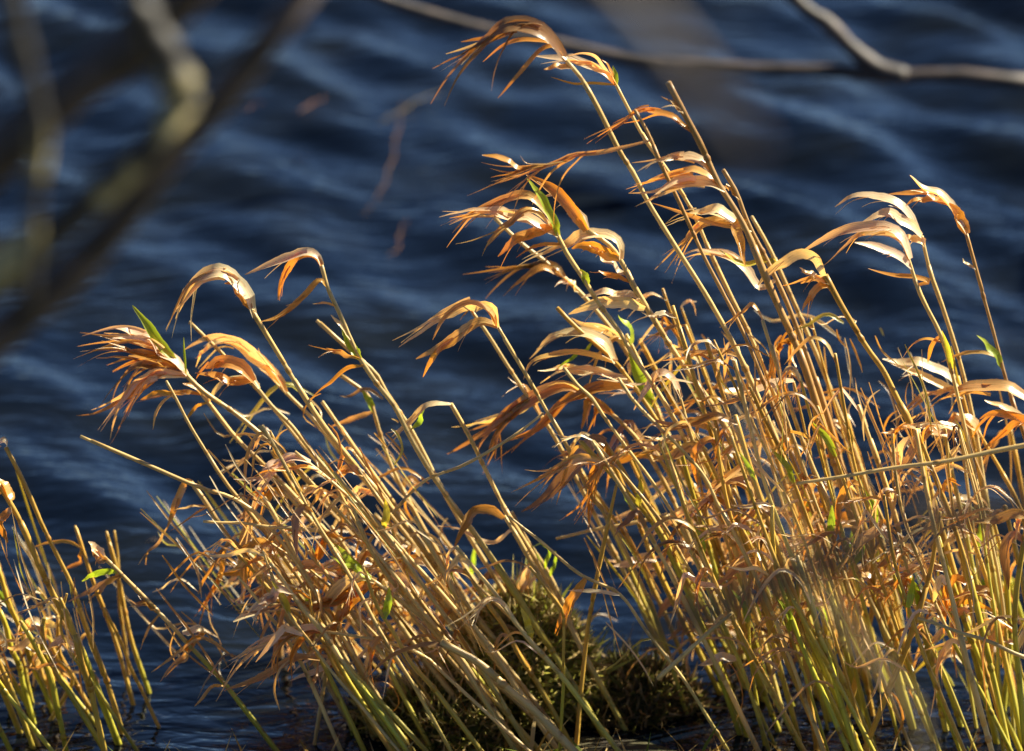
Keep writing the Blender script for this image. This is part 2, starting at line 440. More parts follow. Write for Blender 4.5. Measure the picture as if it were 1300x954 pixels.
            if kind not in 'gy' and w > 7:           # torn fibres along the edge
                for q in range(rng.randint(1, 3)):
                    st = rng.randint(5, 13); S = P[st:st + rng.randint(5, 9)].copy()
                    if len(S) < 4: continue
                    S = droop(S, rng.uniform(-0.004, 0.012)); S[:, 1] += np.linspace(0, rng.uniform(-0.015, 0.01), len(S))
                    ribbon(g, S, np.linspace(2.0, 0.5, len(S)) * PXM, R(30), C[st] * rng.uniform(0.7, 1.1), fold=0.2)
        o = g.build('leaf', M_GREEN if kind in 'gy' else M_LEAF, self.o, self.base)
        if kind == 'g': o['label'] = 'living green leaf blade'
        return self

LC = 'stalks of the leaning clump'; TC = 'stalks of the tall dense clump'; SCg = 'stalks of the small low clump'

# ---- tall dense clump: the traced stalks
t = Stalk('tallest straw stalk, its big arched leaf frayed into long strips over the water', [(718, 76), (740, 103), (763, 145), (785, 190), (805, 222), (822, 255), (860, 315), (895, 370), (928, 430), (955, 490), (1000, 600), (1050, 740), (1085, 870)], 8.5, 0.3, dy=0.0)
t.leaf([(716, 74), (700, 52), (682, 38), (655, 31), (630, 40), (608, 55), (575, 78), (548, 105)], 20, 'b', 7, 0.42, R(28), -0.1, 0.42)
t.leaf([(712, 68), (694, 46), (672, 36), (648, 34), (628, 46), (600, 60), (560, 78)], 13, 'w', 3, 0.3, R(40), 0.1, 0.5)
t.leaf([(708, 60), (690, 62), (665, 88), (632, 125)], 5, 'o', depth=-0.1)
t.leaf([(700, 56), (670, 50), (640, 58), (613, 79)], 5, 'o')
t.leaf([(725, 84), (705, 86), (690, 89)], 7, 't')
t = Stalk('stalk with white drooping leaves and a green tip beside the tallest stalk', [(782, 108), (800, 143), (820, 180), (848, 220), (878, 268), (900, 318), (925, 370), (955, 430), (1000, 540), (1040, 660), (1080, 780), (1105, 872)], 7, 0.35, dy=0.04)
t.leaf([(781, 106), (765, 93), (742, 82), (715, 76), (676, 71)], 11, 'w', roll=R(45), depth=0.1)
t.leaf([(780, 104), (762, 88), (740, 78), (712, 76), (688, 76)], 9, 'w', 2, 0.2, R(50))
t.leaf([(779, 102), (766, 82), (755, 70), (738, 67), (720, 71)], 5, 'w')
t.leaf([(780, 106), (755, 106), (728, 106), (699, 98)], 4, 'o')
t.leaf([(782, 108), (781, 96), (778, 84)], 7, 'g', roll=R(10))
t.leaf([(778, 96), (772, 84), (764, 76)], 4, 'o')
t = Stalk('thin stalk with a broken side stem ending in a dried brown plume', [(806, 140), (823, 170), (838, 207), (862, 258), (890, 320), (912, 362), (938, 410), (965, 470), (1010, 590), (1055, 720), (1100, 872)], 6.5, 0.2, 'b', dy=0.01)
t.leaf([(826, 181), (790, 188), (760, 194), (728, 197), (708, 206), (685, 213), (660, 224), (632, 243), (598, 268)], 6.5, 't', 10, 0.62, R(15), 0.05, 0.5)
t.leaf([(690, 210), (668, 214), (640, 222), (606, 219)], 5, 'o', 3, 0.4, snap=False, depth=0)
t.leaf([(668, 216), (650, 210), (632, 200), (612, 197)], 7, 'o', snap=False)
t.leaf([(720, 205), (700, 208), (670, 208), (660, 197)], 2.5, 'b', snap=False)
t = Stalk('stout cut stalk with brown sheath and tufts of curling leaf strips', [(848, 105), (866, 140), (890, 185), (912, 232), (935, 268), (952, 300), (968, 340), (990, 392), (1015, 450), (1040, 530), (1068, 620), (1096, 710), (1124, 800), (1145, 875)], 10.5, 0.25, 'b', dy=-0.02)
t.leaf([(880, 168), (856, 150), (835, 140), (810, 140), (780, 156), (742, 170)], 9, 'o', 5, 0.22, R(30), 0.1, 0.35)
t.leaf([(872, 152), (856, 132), (848, 126), (832, 119)], 5, 't', 2, 0.4)
t.leaf([(912, 225), (892, 208), (870, 200), (845, 200), (805, 206)], 14, 'w', 4, 0.2, R(40), 0.1, 0.4)
t.leaf([(912, 228), (880, 219), (850, 222), (822, 228), (792, 235)], 9, 't', 3, 0.2)
t.leaf([(920, 242), (900, 236), (870, 232), (840, 240), (792, 256)], 14, 'w', 5, 0.25, R(40), 0.05, 0.45)
t = Stalk('stalk wrapped in ragged brown sheath with pale streaming leaves, beside the stout cut stalk', [(918, 216), (935, 245), (950, 285), (975, 335), (1000, 390), (1030, 470), (1060, 560), (1095, 680), (1130, 800), (1150, 875)], 9, 0.2, 'b', dy=0.05)
t.leaf([(952, 292), (925, 280), (905, 272), (880, 270), (840, 279)], 13, 'w', 3, 0.2, R(42), 0.05, 0.5)
t.leaf([(935, 262), (926, 240), (915, 222)], 7, 't', 2, 0.3)
t.leaf([(940, 280), (932, 288), (940, 312), (946, 338)], 13, 'o', roll=R(15))
t.leaf([(940, 285), (905, 282), (885, 290), (866, 306), (833, 342)], 11, 't', 6, 0.25, R(30), 0.1, 0.4)
t.leaf([(965, 365), (935, 332), (910, 321), (880, 320), (850, 336)], 12, 'w', 3, 0.3, R(42), 0.1, 0.55)
t.leaf([(950, 300), (905, 280), (868, 270), (828, 258)], 5, 't')
t.leaf([(968, 340), (950, 337), (935, 331), (912, 318)], 7, 'y')
t = Stalk('pale cut straw standing behind the ragged brown sheath', [(954, 275), (975, 312), (992, 348), (1020, 410), (1050, 480), (1090, 590), (1125, 710), (1160, 870)], 8, 0.3, dy=0.08)
t.leaf([(985, 335), (972, 330), (967, 318)], 10, 'y', roll=R(10))
t = Stalk('double-sheathed brown stalk under one white arched leaf in the tall clump', [(1047, 350), (1070, 393), (1100, 442), (1120, 470), (1138, 505), (1155, 535), (1168, 570), (1190, 650), (1220, 760), (1248, 872)], 10, 0.3, 'g', dy=-0.04)
t.leaf([(1045, 346), (1034, 330), (1018, 322), (1000, 327), (975, 346), (962, 362)], 13, 'w', roll=R(42), depth=0.0)
t.leaf([(1050, 362), (1030, 350), (1015, 340)], 9, 'w')
t.leaf([(1050, 360), (1032, 372), (1018, 396)], 11, 'o', roll=R(20))
t.leaf([(1058, 372), (1046, 358), (1030, 352), (1000, 372)], 8, 't', 2, 0.4)
t = Stalk('slim stalk topped by several long pale leaves bent over as one sheaf', [(1150, 318), (1160, 350), (1172, 380), (1195, 424), (1204, 452), (1212, 485), (1222, 530), (1240, 620), (1262, 740), (1285, 872)], 7, 0.5, dy=0.0)
t.leaf([(1152, 324), (1142, 300), (1122, 288), (1090, 290), (1055, 299), (1017, 321)], 12, 'w', roll=R(45))
t.leaf([(1152, 326), (1142, 306), (1120, 296), (1092, 300), (1070, 318), (1045, 338)], 11, 't', roll=R(45))
t.leaf([(1154, 338), (1138, 325), (1110, 312), (1085, 308)], 10, 'w', roll=R(38))
t.leaf([(1180, 357), (1150, 352), (1125, 348), (1102, 341)], 7, 'o', roll=R(20))
t.leaf([(1195, 440), (1176, 430), (1160, 436), (1146, 455)], 4.5, 'o')
t.leaf([(1192, 428), (1185, 440), (1178, 460)], 5, 'o')
t.leaf([(1203, 470), (1203, 440), (1196, 420)], 7, 'y', roll=R(10))
t = Stalk('slim stalk with two cream leaves curving over, next to the pale leafy sheaf', [(1170, 300), (1181, 345), (1195, 385), (1212, 440), (1225, 490), (1240, 560), (1255, 650), (1275, 760), (1296, 872)], 7.5, 0.45, dy=0.03)
t.leaf([(1171, 304), (1152, 272), (1132, 257), (1106, 250), (1080, 252), (1060, 263)], 11, 'w', roll=R(44), depth=0.0)
t.leaf([(1169, 302), (1150, 283), (1125, 272), (1094, 283)], 12, 'w', roll=R(40))
t.leaf([(1174, 318), (1163, 304), (1144, 301)], 9, 'w', roll=R(40))
t = Stalk('lone dark stalk with a swollen rust-coloured bud and upswept leaf tip', [(1226, 296), (1238, 340), (1252, 390), (1263, 428), (1275, 472), (1290, 520), (1303, 556), (1325, 640), (1350, 760), (1370, 860)], 6.5, 0.0, 'b', dy=0.02)
t.leaf([(1226, 300), (1215, 272), (1196, 253), (1172, 240), (1155, 223)], 14, 'w', roll=R(40), depth=0)
t.leaf([(1226, 302), (1222, 285), (1214, 268), (1205, 258)], 15, 'o', roll=R(20), depth=0)
t.leaf([(1202, 260), (1190, 254), (1165, 246), (1128, 247)], 7, 'o', snap=False, depth=0)
t.leaf([(1204, 262), (1190, 256), (1170, 254), (1150, 262)], 8, 't', snap=False, depth=0)
t.leaf([(1235, 338), (1226, 334), (1222, 328)], 4, 'w')
t.leaf([(1272, 466), (1262, 450), (1250, 435), (1240, 426)], 10, 'g', roll=R(15))
t.leaf([(1265, 455), (1245, 448), (1215, 452), (1195, 460)], 4, 't')
t = Stalk('stalk leaning in from behind with broad bronze leaves arching widely', [(1322, 500), (1335, 560), (1350, 650), (1365, 760), (1380, 870)], 8, 0.2, dy=0.0, group=None)
t.leaf([(1322, 516), (1290, 502), (1258, 494), (1222, 495), (1192, 510), (1165, 545)], 16, 't', 3, 0.25, R(42), 0.0, 0.5)
t.leaf([(1325, 545), (1296, 534), (1268, 518), (1250, 508)], 13, 'w', roll=R(40))
t.leaf([(1325, 540), (1280, 524), (1252, 526), (1232, 548), (1218, 585)], 11, 'o', 2, 0.2, R(30))
t.leaf([(1330, 560), (1296, 536), (1272, 552), (1246, 572)], 9, 'o')
t = Stalk('yellow-based stalk with twin silvery leaves lying level in the tall clump', [(1215, 478), (1228, 530), (1240, 590), (1258, 680), (1280, 790), (1298, 875)], 7, 0.5, 'g', dy=0.05)
t.leaf([(1216, 488), (1195, 472), (1168, 463), (1120, 456)], 12, 'w', roll=R(42))
t.leaf([(1216, 502), (1185, 484), (1155, 470), (1130, 461)], 9, 'w', roll=R(35))
t.leaf([(1216, 495), (1180, 500), (1150, 520), (1115, 548)], 9, 't', 3, 0.3)

# ---- between the clumps: the traced stalks
t = Stalk('stalk with a fresh green blade above frayed tan leaves', [(703, 288), (720, 322), (740, 352), (760, 385), (785, 420), (803, 452), (835, 500), (872, 565), (912, 645), (950, 745), (985, 875)], 8, 0.2, dy=0.0)
t.leaf([(706, 297), (697, 268), (684, 245), (668, 226)], 12, 'g', roll=R(15), depth=-0.1)
t.leaf([(700, 297), (680, 285), (655, 275), (625, 270), (590, 270), (556, 274)], 14, 'w', 5, 0.25, R(40), 0.0, 0.5)
t.leaf([(702, 290), (688, 262), (662, 250), (630, 258), (595, 270), (552, 293)], 11, 't', 6, 0.3, R(35), 0.1, 0.5)
t.leaf([(698, 292), (672, 298), (652, 310), (632, 326)], 15, 'o', roll=R(18))
t.leaf([(700, 292), (670, 268), (640, 290), (592, 328)], 8, 't', 4, 0.3)
t.leaf([(712, 310), (690, 312), (670, 318), (655, 328)], 6, 'o')
t.leaf([(748, 360), (742, 350), (736, 342)], 10, 'g', roll=R(10))
t = Stalk('stalk with a broad orange leaf standing up and cream leaves curling beneath', [(745, 292), (774, 312), (790, 335), (805, 365), (825, 397), (847, 432), (882, 482), (917, 532), (952, 602), (987, 692), (1015, 790), (1036, 875)], 9.5, 0.3, dy=0.03)
t.leaf([(745, 292), (728, 268), (704, 243), (668, 222)], 16, 'o', roll=R(15), depth=0.1)
t.leaf([(742, 290), (725, 262), (708, 248), (690, 250)], 9, 'w')
t.leaf([(792, 330), (784, 310), (766, 297), (745, 299), (722, 308), (690, 320), (652, 330)], 13, 'w', 3, 0.2, R(42), 0, 0.5)
t.leaf([(786, 330), (762, 316), (738, 312), (726, 316)], 15, 'o', roll=R(25))
t.leaf([(795, 345), (770, 330), (760, 320), (748, 312)], 8, 'w')
t.leaf([(815, 388), (792, 381), (770, 380), (745, 388), (722, 399)], 14, 'w', roll=R(38), depth=0)
t.leaf([(810, 380), (790, 372), (765, 370), (738, 378)], 10, 'w', roll=R(40))
t.leaf([(790, 362), (775, 350), (750, 340), (745, 335)], 6, 'o', 2, 0.3)
t = Stalk('pale slanting stalk behind the green blade with level brown leaf shreds', [(628, 277), (660, 307), (692, 332), (722, 358), (752, 390), (790, 440), (830, 510), (870, 600), (905, 700), (935, 800), (950, 875)], 8, 0.25, dy=0.09)
t.leaf([(718, 348), (700, 335), (690, 338), (655, 338), (625, 345), (588, 356)], 11, 'b', 7, 0.3, R(30), 0, 0.3)
t.leaf([(715, 345), (690, 340), (670, 350), (648, 366)], 8, 'o')
t.leaf([(725, 360), (712, 358), (700, 365)], 6, 'w', 2, 0.4)
t.leaf([(735, 368), (722, 360), (716, 352)], 8, 'w')
t = Stalk('thin pale stalk passing behind a drooping white leaf head', [(598, 394), (622, 428), (637, 452), (662, 492), (682, 522), (708, 565), (735, 615), (765, 670), (800, 740), (835, 820), (860, 880)], 7.5, 0.3, dy=0.05)
t.leaf([(608, 405), (595, 392), (583, 408)], 3, 'o')
t.leaf([(690, 535), (668, 492), (650, 488), (628, 483)], 5, 't', 2, 0.4)
t = Stalk('thin stalk bowed by a white forked leaf head above the open water', [(632, 415), (652, 448), (672, 482), (692, 520), (712, 555), (735, 600), (752, 632), (772, 655), (800, 710), (830, 780), (862, 875)], 6.5, 0.3, dy=0.0)
t.leaf([(632, 414), (622, 390), (604, 382), (585, 388), (560, 400), (532, 418), (506, 434)], 15, 'w', 3, 0.1, R(42), 0.0, 0.5)
t.leaf([(624, 398), (600, 384), (580, 394), (562, 410), (549, 432)], 6, 't')
t.leaf([(634, 416), (612, 409), (592, 418), (567, 436), (528, 456)], 12, 't', roll=R(35))
t.leaf([(575, 430), (562, 440), (548, 458), (537, 479)], 8, 'o', snap=False, roll=R(15))
t.leaf([(620, 395), (612, 390), (592, 380), (584, 382)], 5, 'o')
t = Stalk('rust straw stub beside silver-brown leaves folded to one side', [(707, 391), (725, 410), (747, 430), (778, 458), (812, 502), (850, 560), (890, 640), (930, 750), (965, 872)], 7.5, 0.2, 'g', dy=0.02)
t.leaf([(782, 462), (766, 440), (746, 429), (720, 425), (700, 431), (672, 456)], 15, 'w', roll=R(40), depth=0.0)
t.leaf([(782, 462), (735, 449), (700, 452), (676, 460), (665, 482)], 8, 't', roll=R(35))
t.leaf([(788, 480), (762, 474), (735, 469), (708, 467), (678, 476)], 11, 'w', 3, 0.2, R(42), 0, 0.6)
t.leaf([(800, 495), (765, 475), (742, 470), (705, 472)], 11, 'w', roll=R(42))
t.leaf([(800, 496), (765, 490), (735, 502), (710, 512), (685, 528)], 16, 'o', 2, 0.2, R(25))
t.leaf([(745, 440), (728, 452), (706, 469)], 5, 'g')
t = Stalk('thin yellowish straw crossing a heavy bundle of brown leaf strips', [(716, 467), (735, 490), (752, 505), (770, 532), (795, 567), (820, 602), (845, 640), (868, 680), (900, 750), (935, 830), (950, 872)], 5.5, 0.55, dy=-0.06)
t = Stalk('stalk carrying a heavy bundle of brown leaf strips hanging over water', [(742, 500), (770, 520), (800, 548), (830, 590), (862, 650), (895, 730), (925, 810), (945, 872)], 7, 0.3, dy=0.04)
t.leaf([(742, 500), (720, 492), (690, 500), (658, 518), (630, 538), (605, 560), (580, 590)], 18, 'b', 8, 0.4, R(25), 0.05, 0.55)
t.leaf([(740, 500), (722, 490), (700, 492), (668, 512), (625, 532), (565, 546)], 13, 'w', 3, 0.15, R(35), 0.1, 0.5)
t.leaf([(760, 512), (735, 500), (712, 514), (680, 545), (622, 570)], 13, 'o', 4, 0.3, R(30), 0.0, 0.5)
t.leaf([(775, 525), (750, 508), (744, 525), (738, 545)], 11, 'o', roll=R(15))
t.leaf([(780, 530), (760, 515), (755, 530), (748, 548)], 10, 'o', 2, 0.2)
t.leaf([(650, 522), (632, 545), (628, 570), (617, 600)], 6, 'o', 2, 0.5, snap=False)
t = Stalk('jointed grey-tan straw with a swollen knee, slanting across the tall clump', [(785, 480), (805, 510), (840, 547), (868, 575), (895, 607), (912, 640), (930, 670), (962, 735), (1000, 830), (1016, 872)], 5.5, 0.0, dy=-0.10)
t.leaf([(845, 550), (830, 540), (815, 545), (800, 552)], 3, 't', 2, 0.5)
t = Stalk('stalk with one long mottled brown leaf hanging like a pennant', [(768, 562), (788, 592), (808, 628), (838, 678), (860, 720), (890, 790), (920, 875)], 9, 0.7, 'g', dy=-0.03)
t.leaf([(768, 562), (756, 558), (742, 575), (720, 602), (692, 632), (662, 650)], 22, 'b', roll=R(22), depth=-0.1)
t.leaf([(765, 570), (760, 590), (748, 620)], 12, 'o', 6, 0.5, R(25))
t.leaf([(775, 575), (760, 600), (748, 630), (740, 660)], 10, 'o', 5, 0.5)
t.leaf([(790, 595), (770, 580), (755, 600), (745, 640), (727, 672)], 8, 'o', 4, 0.4)
t = Stalk('stalk with a bright green blade inside the tall clump', [(795, 425), (812, 462), (830, 512), (852, 560), (880, 620), (915, 700), (950, 790), (975, 872)], 8, 0.35, dy=0.06)
t.leaf([(832, 520), (820, 500), (808, 470), (797, 438)], 15, 'g', roll=R(12), depth=-0.1)
t.leaf([(800, 440), (798, 420), (785, 400)], 9, 'g')
t.leaf([(800, 430), (770, 418), (740, 412), (725, 404)], 10, 'w', roll=R(40))
t.leaf([(805, 445), (780, 430), (760, 452), (745, 480)], 8, 't', 3, 0.4)
t = Stalk('thin orange straw leaning across dark water near the mossy mound', [(735, 595), (760, 630), (785, 668), (815, 720), (850, 790), (880, 872)], 7, 0.4, 'g', dy=0.07)
t = Stalk('yellow-green straw beside the thin orange straw by the mound', [(722, 572), (745, 610), (770, 660), (800, 725), (835, 800), (865, 872)], 6, 0.8, dy=0.10)
t = Stalk('straw with a small fresh shoot standing before the mossy mound', [(650, 650), (672, 690), (700, 735), (730, 790), (770, 872)], 6, 0.4, dy=0.04)
t.leaf([(690, 720), (698, 700), (690, 690), (675, 695)], 6, 'g'); t.leaf([(700, 735), (706, 712), (705, 700)], 6, 'g'); t.leaf([(690, 715), (680, 705), (668, 720)], 4, 'g')
t = Stalk('kinked thin straw with a level white broken end above the mound', [(645, 655), (690, 690), (735, 730), (785, 755), (820, 800), (860, 850), (880, 880)], 5, 0.2, dy=-0.09)
t.leaf([(785, 755), (760, 751), (720, 750)], 5, 'w')
t.leaf([(745, 735), (725, 770), (705, 805)], 14, 'o', roll=R(20), snap=False)
t = Stalk('straw stub bent under a bronze curled leaf above the mossy mound', [(640, 655), (662, 690), (690, 740), (725, 800), (765, 872)], 8, 0.3, dy=-0.02)
t.leaf([(640, 655), (625, 645), (605, 645), (590, 655), (580, 680), (576, 700)], 14, 'b', roll=R(35))
t.leaf([(650, 668), (625, 690), (580, 672), (555, 668)], 7, 'w')

# ---- leaning clump: the traced stalks
t = Stalk('stalk with a white hooked leaf splaying into orange strips, in the leaning clump', [(318, 392), (335, 420), (355, 452), (385, 500), (415, 545), (450, 590), (495, 645), (540, 700), (600, 775), (660, 850), (690, 885)], 8.5, 0.1, dy=0.0)
t.leaf([(326, 406), (313, 376), (300, 356), (281, 347), (256, 352), (237, 367), (212, 415)], 17, 'w', 7, 0.38, R(38), 0.0, 0.5)
t.leaf([(318, 395), (306, 376), (296, 362), (285, 360)], 12, 'o', roll=R(20))
t = Stalk('taller stalk ending in a small white bent leaf with two orange tails', [(408, 337), (417, 368), (430, 396), (443, 428), (457, 457), (478, 488), (500, 515), (522, 555), (546, 595), (572, 635), (610, 690), (660, 765), (710, 840), (735, 880)], 8.5, 0.45, dy=-0.03)
t.leaf([(408, 338), (403, 326), (390, 321), (375, 324), (352, 334), (311, 349)], 11, 'w', roll=R(35), depth=0)
t.leaf([(398, 324), (380, 326), (364, 344), (356, 362), (353, 381)], 10, 'o', roll=R(20))
t.leaf([(416, 364), (405, 356), (386, 376), (354, 402), (330, 409)], 8, 'o', roll=R(25))
t.leaf([(430, 392), (415, 386), (397, 386)], 3.5, 't')
t.leaf([(455, 462), (446, 440), (434, 416)], 12, 'g', roll=R(15))
t.leaf([(445, 432), (438, 420), (420, 400)], 5, 'w')
t.leaf([(458, 452), (430, 446), (392, 438)], 6, 't', 2, 0.3)
t.leaf([(460, 464), (440, 467), (415, 487), (394, 506)], 6, 'o')
t = Stalk('pale cut straw kinked at its joint, tip clear of the leaning clump', [(402, 407), (430, 432), (456, 455), (476, 473), (490, 500), (520, 545), (555, 610), (600, 685), (650, 770), (700, 870)], 7.5, 0.15, dy=0.02)
t = Stalk('stalk with the largest shaggy head of brown strips and one green blade', [(222, 458), (240, 480), (262, 500), (300, 525), (348, 565), (395, 615), (440, 665), (500, 730), (560, 800), (620, 872)], 8.5, 0.15, dy=0.0)
t.leaf([(234, 472), (216, 452), (194, 432), (168, 420), (140, 417), (102, 415)], 15, 'w', 3, 0.12, R(42), 0.0, 0.5)
t.leaf([(226, 464), (200, 444), (168, 432), (135, 430), (100, 428)], 12, 't', 4, 0.2, R(35), 0.1, 0.4)
t.leaf([(228, 470), (198, 452), (165, 446), (135, 440), (97, 443)], 11, 'o', 5, 0.25, R(30), -0.1, 0.35)
t.leaf([(230, 474), (196, 462), (165, 468), (140, 490), (122, 515)], 13, 'b', 5, 0.3, R(25), 0.1, 0.35)
t.leaf([(234, 480), (205, 474), (180, 482), (158, 506), (132, 540)], 15, 'w', 6, 0.35, R(36), -0.1, 0.45)
t.leaf([(232, 476), (198, 474), (168, 500), (135, 530), (116, 540)], 11, 'o', 5, 0.35, R(25), 0.05, 0.3)
t.leaf([(226, 470), (190, 460), (160, 452), (112, 457)], 9, 'o', 4, 0.3)
t.leaf([(214, 456), (200, 432), (185, 410), (168, 388)], 13, 'g', roll=R(15), depth=-0.1)
t.leaf([(236, 474), (234, 455), (233, 428)], 3, 'g')
t = Stalk('stalk sharing the shaggy head, with a stubby sheath halfway down', [(250, 492), (275, 525), (298, 555), (320, 577), (360, 617), (410, 672), (470, 742), (540, 820), (582, 872)], 7.5, 0.2, dy=0.03)
t.leaf([(258, 500), (248, 492), (232, 487)], 7, 'o')
t.leaf([(260, 505), (250, 500), (225, 498), (178, 507)], 7, 'o', 2, 0.1)
t.leaf([(262, 505), (250, 515), (234, 535)], 4, 'o')
t.leaf([(262, 505), (285, 485), (315, 480), (330, 488)], 7, 'w')
t = Stalk('stalk with twin smooth white leaves looping over the leaning clump', [(355, 490), (375, 510), (400, 535), (440, 585), (490, 645), (560, 735), (620, 810), (662, 872)], 8, 0.1, dy=0.05)
t.leaf([(360, 492), (336, 466), (316, 446), (298, 431), (276, 427), (252, 434), (234, 444)], 15, 'w', roll=R(40), depth=0.0)
t.leaf([(350, 484), (320, 456), (300, 442), (280, 437), (256, 450), (238, 464)], 13, 'w', 2, 0.2, R(42), 0.05, 0.7)
t.leaf([(365, 500), (345, 470), (330, 450), (328, 442)], 9, 't', roll=R(25))
t = Stalk('slender pale cut straw rising between the shaggy head and white hooked leaf', [(241, 409), (265, 432), (290, 457), (330, 500), (380, 560), (450, 640), (530, 740), (612, 845)], 6, 0.0, dy=0.08)
t = Stalk('stalk with a crumpled orange leaf bunch in the leaning clump', [(320, 484), (345, 515), (370, 540), (400, 580), (445, 635), (510, 710), (580, 790), (640, 872)], 8, 0.2, dy=0.02)
t.leaf([(325, 486), (305, 466), (280, 460), (262, 468), (246, 475)], 17, 'o', 3, 0.3, R(20), 0.0, 0.6)
t.leaf([(322, 488), (296, 484), (270, 478), (248, 474)], 14, 'o', roll=R(22))
t.leaf([(330, 494), (310, 470), (295, 458), (272, 459)], 8, 'w')
t = Stalk('long straight bare straw jutting out low over the water', [(102, 554), (180, 588), (250, 617), (300, 633), (342, 668), (390, 740), (440, 815), (475, 875)], 6.5, 0.0, dy=-0.06)
t = Stalk('thin jointed straw with a torn leaf flag, crossing the jutting bare straw', [(211, 484), (224, 507), (240, 537), (262, 573), (285, 610), (315, 650), (345, 690), (385, 745), (425, 810), (460, 872)], 6, 0.1, dy=-0.03)
t.leaf([(224, 503), (200, 498), (178, 508)], 7, 'o'); t.leaf([(222, 500), (208, 510), (198, 526), (194, 546)], 3.5, 't'); t.leaf([(226, 505), (212, 498), (196, 497)], 4, 'w')
t = Stalk('straw with a dangling twisted orange leaf near the water', [(243, 612), (264, 640), (290, 680), (325, 730), (360, 780), (400, 840), (425, 882)], 8, 0.1, dy=-0.02)
t.leaf([(245, 614), (236, 612), (226, 634), (212, 672)], 10, 'o', roll=R(15)); t.leaf([(212, 670), (200, 690), (186, 702), (178, 718)], 4, 't', 2, 0.4, snap=False)
t.leaf([(268, 640), (245, 645), (216, 650)], 4, 't'); t.leaf([(268, 642), (240, 660), (214, 676)], 3.5, 't')
t.leaf([(292, 682), (284, 705), (278, 735), (262, 765), (246, 815)], 7, 'o', 3, 0.3)
t = Stalk('straw with a broad orange leaf hanging straight down', [(305, 627), (335, 668), (370, 720), (402, 765), (432, 820), (455, 872)], 8, 0.2, dy=0.0)
t.leaf([(328, 658), (318, 664), (311, 690), (310, 728), (309, 766)], 16, 'o', roll=R(15))
t = Stalk('thick straw pair crossing above a dark drowned stub', [(335, 632), (352, 660), (376, 706), (402, 756), (432, 802), (472, 872)], 10, 0.1, dy=-0.05)
t = Stalk('short cut straw leaning out beside the dark drowned stub', [(302, 732), (330, 765), (365, 810), (396, 872)], 6, 0.0, dy=-0.08)
t = Stalk('dark brown drowned stub standing upright in the water', [(357, 722), (354, 760), (355, 800), (357, 850)], 11, 0.0, 'b', dy=0.10)
t.leaf([(356, 730), (352, 712), (354, 690)], 5, 'g')
t = Stalk('straw with a grey-brown rag of leaf strips low in the leaning clump', [(470, 735), (500, 755), (540, 790), (580, 830), (615, 880)], 8, 0.1, dy=-0.07)
t.leaf([(475, 738), (458, 735), (438, 746), (415, 768), (392, 795)], 16, 'w', roll=R(35)); t.leaf([(480, 745), (450, 750), (420, 765), (365, 780)], 17, 'o', 6, 0.35)
t.leaf([(478, 742), (455, 755), (430, 785), (412, 815)], 14, 'o', 5, 0.4); t.leaf([(455, 722), (440, 705), (424, 690)], 12, 'g', roll=R(15)); t.leaf([(462, 730), (440, 718), (415, 705)], 10, 'g')
t = Stalk('low straw trailing long curled orange strips towards the water', [(412, 802), (440, 806), (480, 812), (530, 830), (580, 870)], 5, 0.0, dy=-0.10)
t.leaf([(415, 802), (395, 798), (370, 804), (335, 815), (300, 835), (268, 865)], 13, 'w', 6, 0.3, R(35), -0.1, 0.35)
t.leaf([(400, 800), (370, 806), (345, 830), (332, 868)], 9, 'o', 3, 0.3); t.leaf([(390, 805), (372, 830), (366, 870)], 9, 'o', 3, 0.3); t.leaf([(378, 806), (352, 825), (348, 865)], 7, 'o')
t = Stalk('twisted pale straw bundle sweeping down past the moss', [(560, 815), (600, 838), (640, 868), (680, 905)], 12, 0.0, dy=-0.12)
t.leaf([(575, 825), (540, 818), (500, 832), (455, 870)], 7, 'b')
t = Stalk('straw with a hooked white leaf and rusty tail against dark water', [(572, 513), (590, 545), (608, 580), (626, 615), (645, 650), (675, 700), (710, 765), (760, 872)], 7.5, 0.1, dy=0.0)
t.leaf([(570, 515), (552, 514), (538, 518), (515, 540), (490, 560), (465, 568)], 8, 'w', 2, 0.15, R(35))
t.leaf([(538, 520), (532, 535), (522, 546)], 7, 'g', snap=False)
t = Stalk('bowed thin straw with a knee at its top and green patch', [(432, 476), (450, 488), (468, 502), (476, 525), (486, 560), (500, 600), (530, 660), (580, 740), (640, 830), (668, 872)], 7, 0.1, dy=0.05)
t.leaf([(474, 520), (466, 508), (460, 496)], 8, 'g'); t.leaf([(474, 525), (450, 532), (420, 542)], 6, 't')
t = Stalk('sloping straw propped on the others, tip over the open water', [(690, 525), (650, 555), (590, 590), (540, 610), (500, 650), (460, 700), (430, 770), (410, 880)], 5, 0.0, dy=-0.04)
t = Stalk('straight cut straw with blunt pale end amid the leaning clump', [(409, 510), (430, 540), (455, 575), (490, 625), (540, 700), (600, 790), (650, 872)], 8, 0.0, dy=0.03)

# ---- small low clump: the traced stalks
t = Stalk('outermost straw of the small low clump with white folded tip', [(8, 568), (28, 608), (55, 665), (80, 722), (95, 757), (112, 800), (126, 835), (138, 872)], 7, 0.1, 'g', dy=-0.03)
t.leaf([(10, 570), (2, 566), (-14, 568)], 9, 'w')
t = Stalk('thick straw with a yellow-green band in the small low clump', [(-4, 612), (20, 652), (46, 705), (72, 762), (96, 812), (122, 872)], 10, 0.45, 'g', dy=-0.05)
t.leaf([(10, 640), (2, 620), (-8, 605)], 12, 'o'); t.leaf([(12, 650), (6, 665), (10, 690)], 10, 'o')
t = Stalk('bare straw with leaf strip across its tip beside the low clump', [(95, 668), (106, 700), (118, 735), (132, 775), (150, 830), (163, 872)], 6.5, 0.2, 'g', dy=0.02)
t.leaf([(106, 694), (88, 688), (62, 688), (40, 696)], 4, 't'); t.leaf([(104, 700), (102, 714), (78, 726)], 5, 'o')
